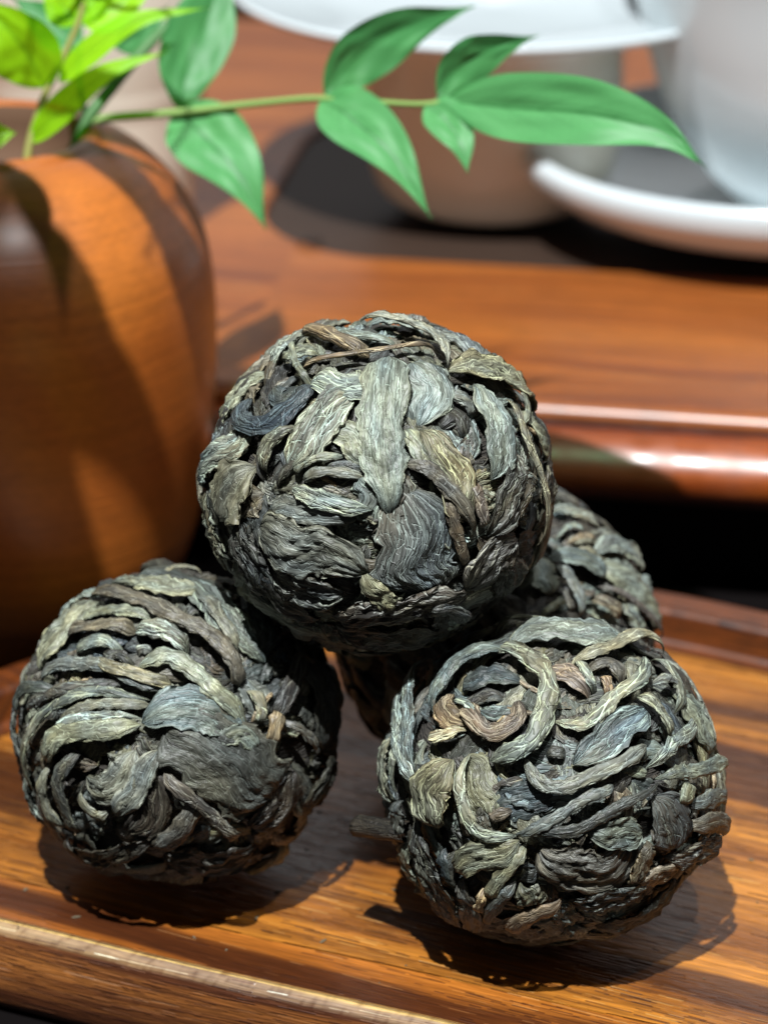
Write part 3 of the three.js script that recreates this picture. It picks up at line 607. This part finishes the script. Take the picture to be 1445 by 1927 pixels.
// ---------------------------------------------------------------- wooden vase
const W3 = (() => {
  const map = dataTex(512, 1024, (u, v) => {
    const x = Math.cos(u * TAU), z = Math.sin(u * TAU);
    const ring = noise3(x * 0.25, z * 0.25, v * 60), ring2 = noise3(x * 0.4, z * 0.4, v * 150), blot = noise3(x * 0.9, z * 0.9, v * 4), fib = noise3(x * 12, z * 12, v * 90);
    let c = mix3([150, 78, 24], [176, 100, 36], clamp(0.5 + 0.6 * blot, 0, 1));
    const k = 1 + 0.04 * ring + 0.035 * ring2 + 0.05 * fib;
    return [clamp(c[0] * k, 0, 255), clamp(c[1] * k, 0, 255), clamp(c[2] * k, 0, 255)];
  }, true);
  const bump = dataTex(256, 1024, (u, v) => { const k = 128 + 70 * noise2(3 + Math.cos(u * TAU) * 0.2, v * 130); return [k, k, k]; });
  return { map, bump };
})();
M.vase = new THREE.MeshPhysicalMaterial({ map: W3.map, bumpMap: W3.bump, bumpScale: 0.00005, roughness: 0.42, clearcoat: 0.5, clearcoatRoughness: 0.3 });
M.inside = new THREE.MeshStandardMaterial({ color: new THREE.Color(0.12, 0.06, 0.03), roughness: 0.8 });
const vaseFoot = onLevel(45, 1195, GY), vaseDist = vaseFoot.distanceTo(EYE);
let vaseTop;
{
  const g = base('wooden_vase', shift(vaseFoot));
  tag(g, 'round orange brown turned wooden vase standing left of the tray holding green sprigs', 'vase');
  // outline as half-width against height, in units
  const rows = [[195, 1195], [235, 1150], [280, 1085], [306, 1035], [328, 972], [342, 890], [354, 800], [361, 731], [363, 642], [362, 580], [356, 517], [336, 432], [292, 360], [235, 303], [180, 268], [150, 255]];
  const pts = rows.map(([x, y]) => { const r = ray(45 + x, y), t = (vaseFoot.z - EYE.z) / r.z; return new THREE.Vector2(r.x * t - vaseFoot.x, y === 1195 ? 0 : EYE.y + r.y * t - vaseFoot.y); });
  const curve = new THREE.SplineCurve(pts), prof = [new THREE.Vector2(0, 0), new THREE.Vector2(0.7, 0)];
  for (const p of curve.getPoints(70)) prof.push(p);
  const top = pts.at(-1);
  vaseTop = vaseFoot.y + top.y;
  prof.push(new THREE.Vector2(top.x - 0.03, top.y + 0.035), new THREE.Vector2(top.x - 0.08, top.y + 0.04), new THREE.Vector2(top.x - 0.12, top.y + 0.02));
  const s2 = (a) => a.map((p) => new THREE.Vector2(p.x * S, p.y * S));
  part('body', new THREE.LatheGeometry(s2(prof), 96), M.vase, g);
  part('mouth', new THREE.LatheGeometry(s2([new THREE.Vector2(top.x - 0.12, top.y + 0.02), new THREE.Vector2(top.x - 0.16, top.y - 0.1), new THREE.Vector2(top.x - 0.14, top.y - 0.5), new THREE.Vector2(0, top.y - 0.7)]), 64), M.inside, g);
}

// ---------------------------------------------------------------- sprigs
function leafTex(c1, c2, c3) {
  return dataTex(256, 512, (u, v) => {                       // u across, v along
    const t = u * 2 - 1, mid = Math.exp(-Math.pow(t / 0.05, 2)), q = v * 9 - Math.abs(t) * 2.2, vein = Math.exp(-Math.pow((q - Math.round(q)) / 0.08, 2)) * (1 - Math.abs(t)) * 0.5;
    let c = mix3(c1, c2, clamp(0.5 + 0.5 * fbm(u * 2, v * 3, 2), 0, 1));
    c = mix3(c, c3, clamp(mid * 0.8 + vein * 0.5, 0, 1));
    const k = 1 + 0.05 * noise2(u * 40, v * 70);
    return [clamp(c[0] * k, 0, 255), clamp(c[1] * k, 0, 255), clamp(c[2] * k, 0, 255)];
  }, true);
}
const leafMat = (t, tr) => new THREE.MeshPhysicalMaterial({ map: t, roughness: 0.5, transmission: tr, thickness: 0, side: THREE.DoubleSide, specularIntensity: 0.6 });
M.mint = leafMat(leafTex([82, 152, 88], [96, 170, 102], [50, 112, 56]), 0.3);
M.green = leafMat(leafTex([66, 134, 74], [82, 152, 86], [54, 116, 58]), 0.3);  // darker copy of mint: shade of turned-away leaves put into the colour
M.lime = leafMat(leafTex([146, 212, 10], [160, 224, 20], [118, 180, 14]), 0.5);
M.shadeLeaf = leafMat(M.lime.map, 0.06);
M.stem = new THREE.MeshStandardMaterial({ color: new THREE.Color('#7d9a52'), roughness: 0.6 });
M.darkStem = new THREE.MeshStandardMaterial({ color: new THREE.Color('#4a7440'), roughness: 0.6 });
M.brownStem = new THREE.MeshStandardMaterial({ color: new THREE.Color('#8a8a48'), roughness: 0.6 });

function blade(parent, spine, width, roll, mat, o = {}) {     // spine: points in units, base to tip; width in units
  const curve = new THREE.CatmullRomCurve3(spine, false, 'centripetal'), sd = rr(0, 50), fold = o.fold ?? 0.32, peak = o.peak ?? 0.38;
  const nu = 36, nt = 14;
  const prof = (s) => { const a = s < peak ? Math.sin(Math.PI / 2 * Math.pow(s / peak, 0.72)) : Math.pow(Math.cos(Math.PI / 2 * (s - peak) / (1 - peak)), 1.4); return Math.max(0.012, a); };
  const sheet = (off, flip) => grid(nu, nt, (s, b) => {
    const t = b * 2 - 1, p = curve.getPoint(s), tan = curve.getTangent(s), view = EYE.clone().sub(p).normalize();
    const side = tan.clone().cross(view).normalize().applyAxisAngle(tan, roll), nor = side.clone().cross(tan).normalize();
    const w = width / 2 * prof(s), h = w * fold * Math.abs(t) + width * 0.03 * noise2(s * 3, t * 1.5 + sd) - (o.cup ?? 0) * w * t * t;
    p.addScaledVector(side, w * t).addScaledVector(nor, h + off * (1 - t * t * 0.9));
    return [shift(p).sub(parent.position), b, s];
  });
  const g = sheet(0.004);
  return part('leaf', g, mat, parent);
}
function twig(parent, pts, r0, r1, mat, name = 'stem') {
  const curve = new THREE.CatmullRomCurve3(pts, false, 'centripetal'), fr = curve.computeFrenetFrames(30);
  return part(name, grid(30, 10, (s, t) => {
    const i = Math.round(s * 30), f = t * TAU, r = lerp(r0, r1, s) * (1 + 0.05 * noise2(s * 8, 3)), p = curve.getPointAt(s);
    p.addScaledVector(fr.normals[i], r * Math.cos(f)).addScaledVector(fr.binormals[i], r * Math.sin(f));
    return [shift(p).sub(parent.position), s, t];
  }, true), mat, parent);
}
seed = 77;
const D = vaseDist - 1.5;                                     // distance of the vase's mouth from the camera, roughly
const P = (px, py, dz = 0) => atDist(px, py, D + dz), PW = (px) => px * D / FPX;
{
  const g = base('green_branch', shift(P(170, 250)));
  tag(g, 'long arching branch with paired blue green leaves reaching right from the vase', 'branch', 'cut sprigs standing in the wooden vase');
  twig(g, [P(120, 330, 0.1), P(150, 262), P(165, 222), P(178, 205), P(250, 118, 0.2), P(352, 6, 0.4), P(400, -60, 0.5)], PW(15), PW(8), M.darkStem);
  twig(g, [P(160, 232), P(190, 224), P(330, 212, -0.2), P(470, 196, -0.4), P(610, 185, -0.7), P(720, 193, -0.9), P(800, 196, -1.1), P(838, 190, -1.15)], PW(8), PW(5), M.stem);
  twig(g, [P(165, 235), P(150, 150, 0.3), P(150, 90, 0.5)], PW(6), PW(4), M.darkStem);
  blade(g, [P(338, 206, -0.1), P(352, 120, 0), P(392, 20, 0.15), P(425, -80, 0.3)], PW(128), 0.15, M.green, { peak: 0.5 });
  blade(g, [P(332, 210, -0.1), P(385, 258, -0.3), P(450, 330, -0.45), P(501, 432, -0.5)], PW(142), -0.25, M.mint);
  blade(g, [P(612, 182, -0.7), P(662, 112, -0.6), P(765, 50, -0.5), P(893, 11, -0.4)], PW(112), 0.4, M.green, { peak: 0.45 });
  blade(g, [P(606, 188, -0.7), P(660, 222, -0.9), P(740, 295, -1.1), P(812, 412, -1.2)], PW(112), -0.25, M.mint);
  blade(g, [P(823, 182, -1.1), P(858, 128, -1.0), P(920, 92, -0.9), P(1014, 66, -0.85)], PW(94), 0.5, M.green, { peak: 0.45 });
  blade(g, [P(803, 196, -1.1), P(835, 222, -1.2), P(866, 270, -1.3), P(880, 328, -1.35)], PW(76), -0.2, M.mint);
  blade(g, [P(838, 190, -1.15), P(960, 202, -1.4), P(1120, 215, -1.7), P(1240, 248, -1.8), P(1330, 316, -1.85)], PW(124), -0.1, M.mint, { peak: 0.36 });
  blade(g, [P(215, 88, 0.6), P(262, 60, 0.7), P(320, 10, 0.8)], PW(70), 0.3, M.green);
  blade(g, [P(150, 95, 0.5), P(100, 50, 0.6), P(20, -10, 0.7)], PW(90), 0.2, M.green);
}
{
  const g = base('lime_sprig', shift(P(60, 262, -0.3)));
  tag(g, 'short sprig of translucent yellow green young leaves rising from the vase', 'sprig', null);
  const q = -0.5;
  twig(g, [P(48, 330, q), P(58, 262, q), P(90, 168, q), P(118, 110, q), P(146, 48, q), P(165, -20, q)], PW(8), PW(6), M.brownStem);
  blade(g, [P(82, 165, q), P(58, 110, q - 0.1), P(15, 55, q - 0.2), P(-60, -10, q - 0.2)], PW(128), -0.15, M.lime, { peak: 0.46 });
  blade(g, [P(142, 48, q), P(118, 10, q), P(70, -50, q)], PW(80), 0.2, M.lime);
  blade(g, [P(150, 46, q), P(172, 10, q), P(205, -40, q), P(230, -90, q)], PW(48), -0.4, M.lime);
  blade(g, [P(155, 44, q), P(195, 25, q), P(250, -10, q), P(310, -50, q)], PW(92), -0.3, M.lime);
  blade(g, [P(112, 155, q), P(165, 105, q - 0.1), P(260, 40, q - 0.2), P(398, 14, q - 0.2)], PW(54), -0.5, M.lime);
  blade(g, [P(58, 268, q), P(110, 215, q - 0.15), P(200, 140, q - 0.3), P(322, 95, q - 0.3)], PW(60), -0.5, M.lime);
  const lampA = V(-0.12, 1.25, 0.58).normalize(), lampB = V(0.17, 1.25, 0.56).normalize();
  for (const [toLamp, h] of [[lampA, 4.2], [lampB, 4.7]]) {       // sprig goes on unseen above the frame; leaves added to shade the vase
    const over = (px, py, e = 0) => atDist(px, py, vaseDist - 1.9).addScaledVector(toLamp, h + e);
    twig(g, [P(165, -20, q), over(95, 300), over(60, 420, 0.1), over(20, 640, 0.3)], PW(6), PW(4), M.brownStem);
    if (h < 4.5) blade(g, [over(100, 310), over(215, 350), over(310, 470), over(378, 680)], 0.4, 0.1, M.shadeLeaf, { peak: 0.35 });
    blade(g, [over(60, 450), over(95, 540), over(120, 660), over(135, 840)], 0.36, 0.1, M.shadeLeaf);
    if (h > 4.5) continue;
    twig(g, [over(20, 640, 0.3), over(0, 700, 2.2), over(20, 800, 3.2), over(60, 1000, 3.4)], PW(4), PW(3), M.brownStem);
    blade(g, [over(0, 600, 2.6), over(90, 690, 2.6), over(200, 800, 2.6), over(330, 940, 2.6)], 0.9, 0.1, M.shadeLeaf);
    blade(g, [over(20, 620, 2.8), over(10, 740, 2.8), over(20, 880, 2.8), over(60, 1080, 2.8)], 0.95, 0.1, M.shadeLeaf);
    blade(g, [over(20, 800, 3.2), over(150, 850, 3.2), over(300, 920, 3.2), over(450, 1000, 3.2)], 1.0, 0.1, M.shadeLeaf);
    blade(g, [over(-120, 860, 3.3), over(0, 960, 3.3), over(150, 1080, 3.3), over(320, 1180, 3.3)], 1.3, 0.1, M.shadeLeaf);
    blade(g, [over(-140, 1000, 3.4), over(-40, 1080, 3.4), over(60, 1160, 3.4), over(200, 1280, 3.4)], 1.0, 0.1, M.shadeLeaf);
  }
  blade(g, [P(-60, 235, q - 0.2), P(-30, 252, q - 0.2), P(32, 250, q - 0.2)], PW(56), 0.1, M.lime, { peak: 0.6 });
}

// ---------------------------------------------------------------- white porcelain, out of focus
M.cream = new THREE.MeshPhysicalMaterial({ color: new THREE.Color(0.78, 0.72, 0.6), roughness: 0.35, clearcoat: 0.5, clearcoatRoughness: 0.1 });
M.china = new THREE.MeshPhysicalMaterial({ color: new THREE.Color(0.58, 0.64, 0.66), roughness: 0.25, clearcoat: 0.7, clearcoatRoughness: 0.06 });
const lathe = (pts, n = 96) => new THREE.LatheGeometry(new THREE.SplineCurve(pts.map(([x, y]) => new THREE.Vector2(x * S, y * S))).getPoints(pts.length * 8), n);
{
  const foot = onLevel(925, 386, TY), g = base('porcelain_cup', shift(foot)); g.scale.set(1.12, 1.02, 0.94);
  tag(g, 'white porcelain cup with a very wide flat brim behind the branch', 'cup');
  part('body', lathe([[0, 0.02], [0.55, 0.02], [0.82, 0.16], [0.92, 0.5], [0.95, 1.0], [0.97, 1.5], [1.1, 1.66]]), M.cream, g);
  part('brim', lathe([[1.1, 1.66], [1.5, 1.72], [1.84, 1.80], [1.92, 1.85], [1.9, 1.89], [1.8, 1.86], [1.4, 1.79], [1.0, 1.73], [0.0, 1.68]]), M.china, g);
}
{
  const foot = onLevel(1500, 432, TY), g = base('saucer', shift(foot)); g.scale.set(1, 1, 0.76);
  tag(g, 'white porcelain saucer with thick rounded lip under the right cup', 'saucer');
  part('plate', lathe([[0, 0.2], [0.9, 0.2], [1.5, 0.3], [1.95, 0.53], [2.12, 0.71], [2.2, 0.77], [2.28, 0.74], [2.3, 0.64], [2.22, 0.5], [1.9, 0.3], [1.3, 0.12], [0.9, 0.08], [0, 0.08]]), M.china, g);
  part('foot_ring', lathe([[0.62, 0.1], [0.74, 0.1], [0.72, 0.05], [0.7, 0.0], [0.62, 0.0], [0.6, 0.05], [0.62, 0.1]]), M.china, g);
  const b = base('teacup', shift(foot.clone().setY(TY + 0.2)));
  tag(b, 'large bulging white porcelain teacup standing on the saucer at right', 'teacup');
  part('body', lathe([[0, 0.03], [0.45, 0.03], [0.55, 0.12], [0.85, 0.42], [1.15, 0.95], [1.32, 1.5], [1.45, 2.1], [1.55, 2.5], [1.5, 2.5], [1.38, 2.1], [1.2, 1.5], [0.7, 0.5], [0, 0.25]]), M.china, b);
  part('foot_ring', lathe([[0.4, 0.06], [0.52, 0.06], [0.5, 0.0], [0.42, 0.0], [0.4, 0.06]]), M.china, b);
}
{
  const foot = onLevel(190, 430, TY), g = base('porcelain_pitcher', shift(foot));
  tag(g, 'shaded pale porcelain pitcher behind the wooden vase and sprigs', 'pitcher');
  part('body', lathe([[0, 0.02], [0.6, 0.02], [0.74, 0.12], [0.8, 0.6], [0.88, 1.2], [1.0, 1.8], [1.05, 2.4], [1.0, 2.4], [0.95, 1.8], [0.8, 1.0], [0, 0.3]]), M.cream, g);
}
{
  const p = onLevel(585, 462, TY), g = new THREE.SphereGeometry(0.12 * S, 24, 12, 0, TAU, 0, Math.PI / 2); g.scale(1, 0.55, 1);
  const m = new THREE.Mesh(g, new THREE.MeshPhysicalMaterial({ color: 0xffffff, transmission: 1, thickness: 0.001, ior: 1.33, roughness: 0.03 }));
  m.name = 'water_drop'; m.position.copy(shift(p)).add(V(0, 0.00005, 0)); m.castShadow = true; scene.add(m);
  tag(m, 'small round water drop glinting on the tea table near the leaf shadow', 'water drop');
}

// ---------------------------------------------------------------- crumbs of tea shed on the tray
{
  seed = 5; const list = [];
  for (let i = 0; i < 46; i++) {
    const q = onLevel(rr(30, 1440), rr(1500, 1860), 0.004), r = rr(0.005, 0.017), c = new THREE.IcosahedronGeometry(r * S, 0);
    c.scale(rr(1, 2.6), 0.5, rr(0.5, 1)); c.rotateY(rr(0, 6)); const w = shift(q); c.translate(w.x, w.y, w.z); list.push(c);
  }
  const m = new THREE.Mesh(mergeGeometries(list), new THREE.MeshStandardMaterial({ color: new THREE.Color(0.11, 0.09, 0.055), roughness: 0.9 }));
  m.name = 'tea_crumbs'; m.castShadow = m.receiveShadow = true; scene.add(m);
  tag(m, 'tiny crumbs of dry tea scattered over the wooden tray', 'crumbs', null, 'stuff');
}

renderer.render(scene, camera);
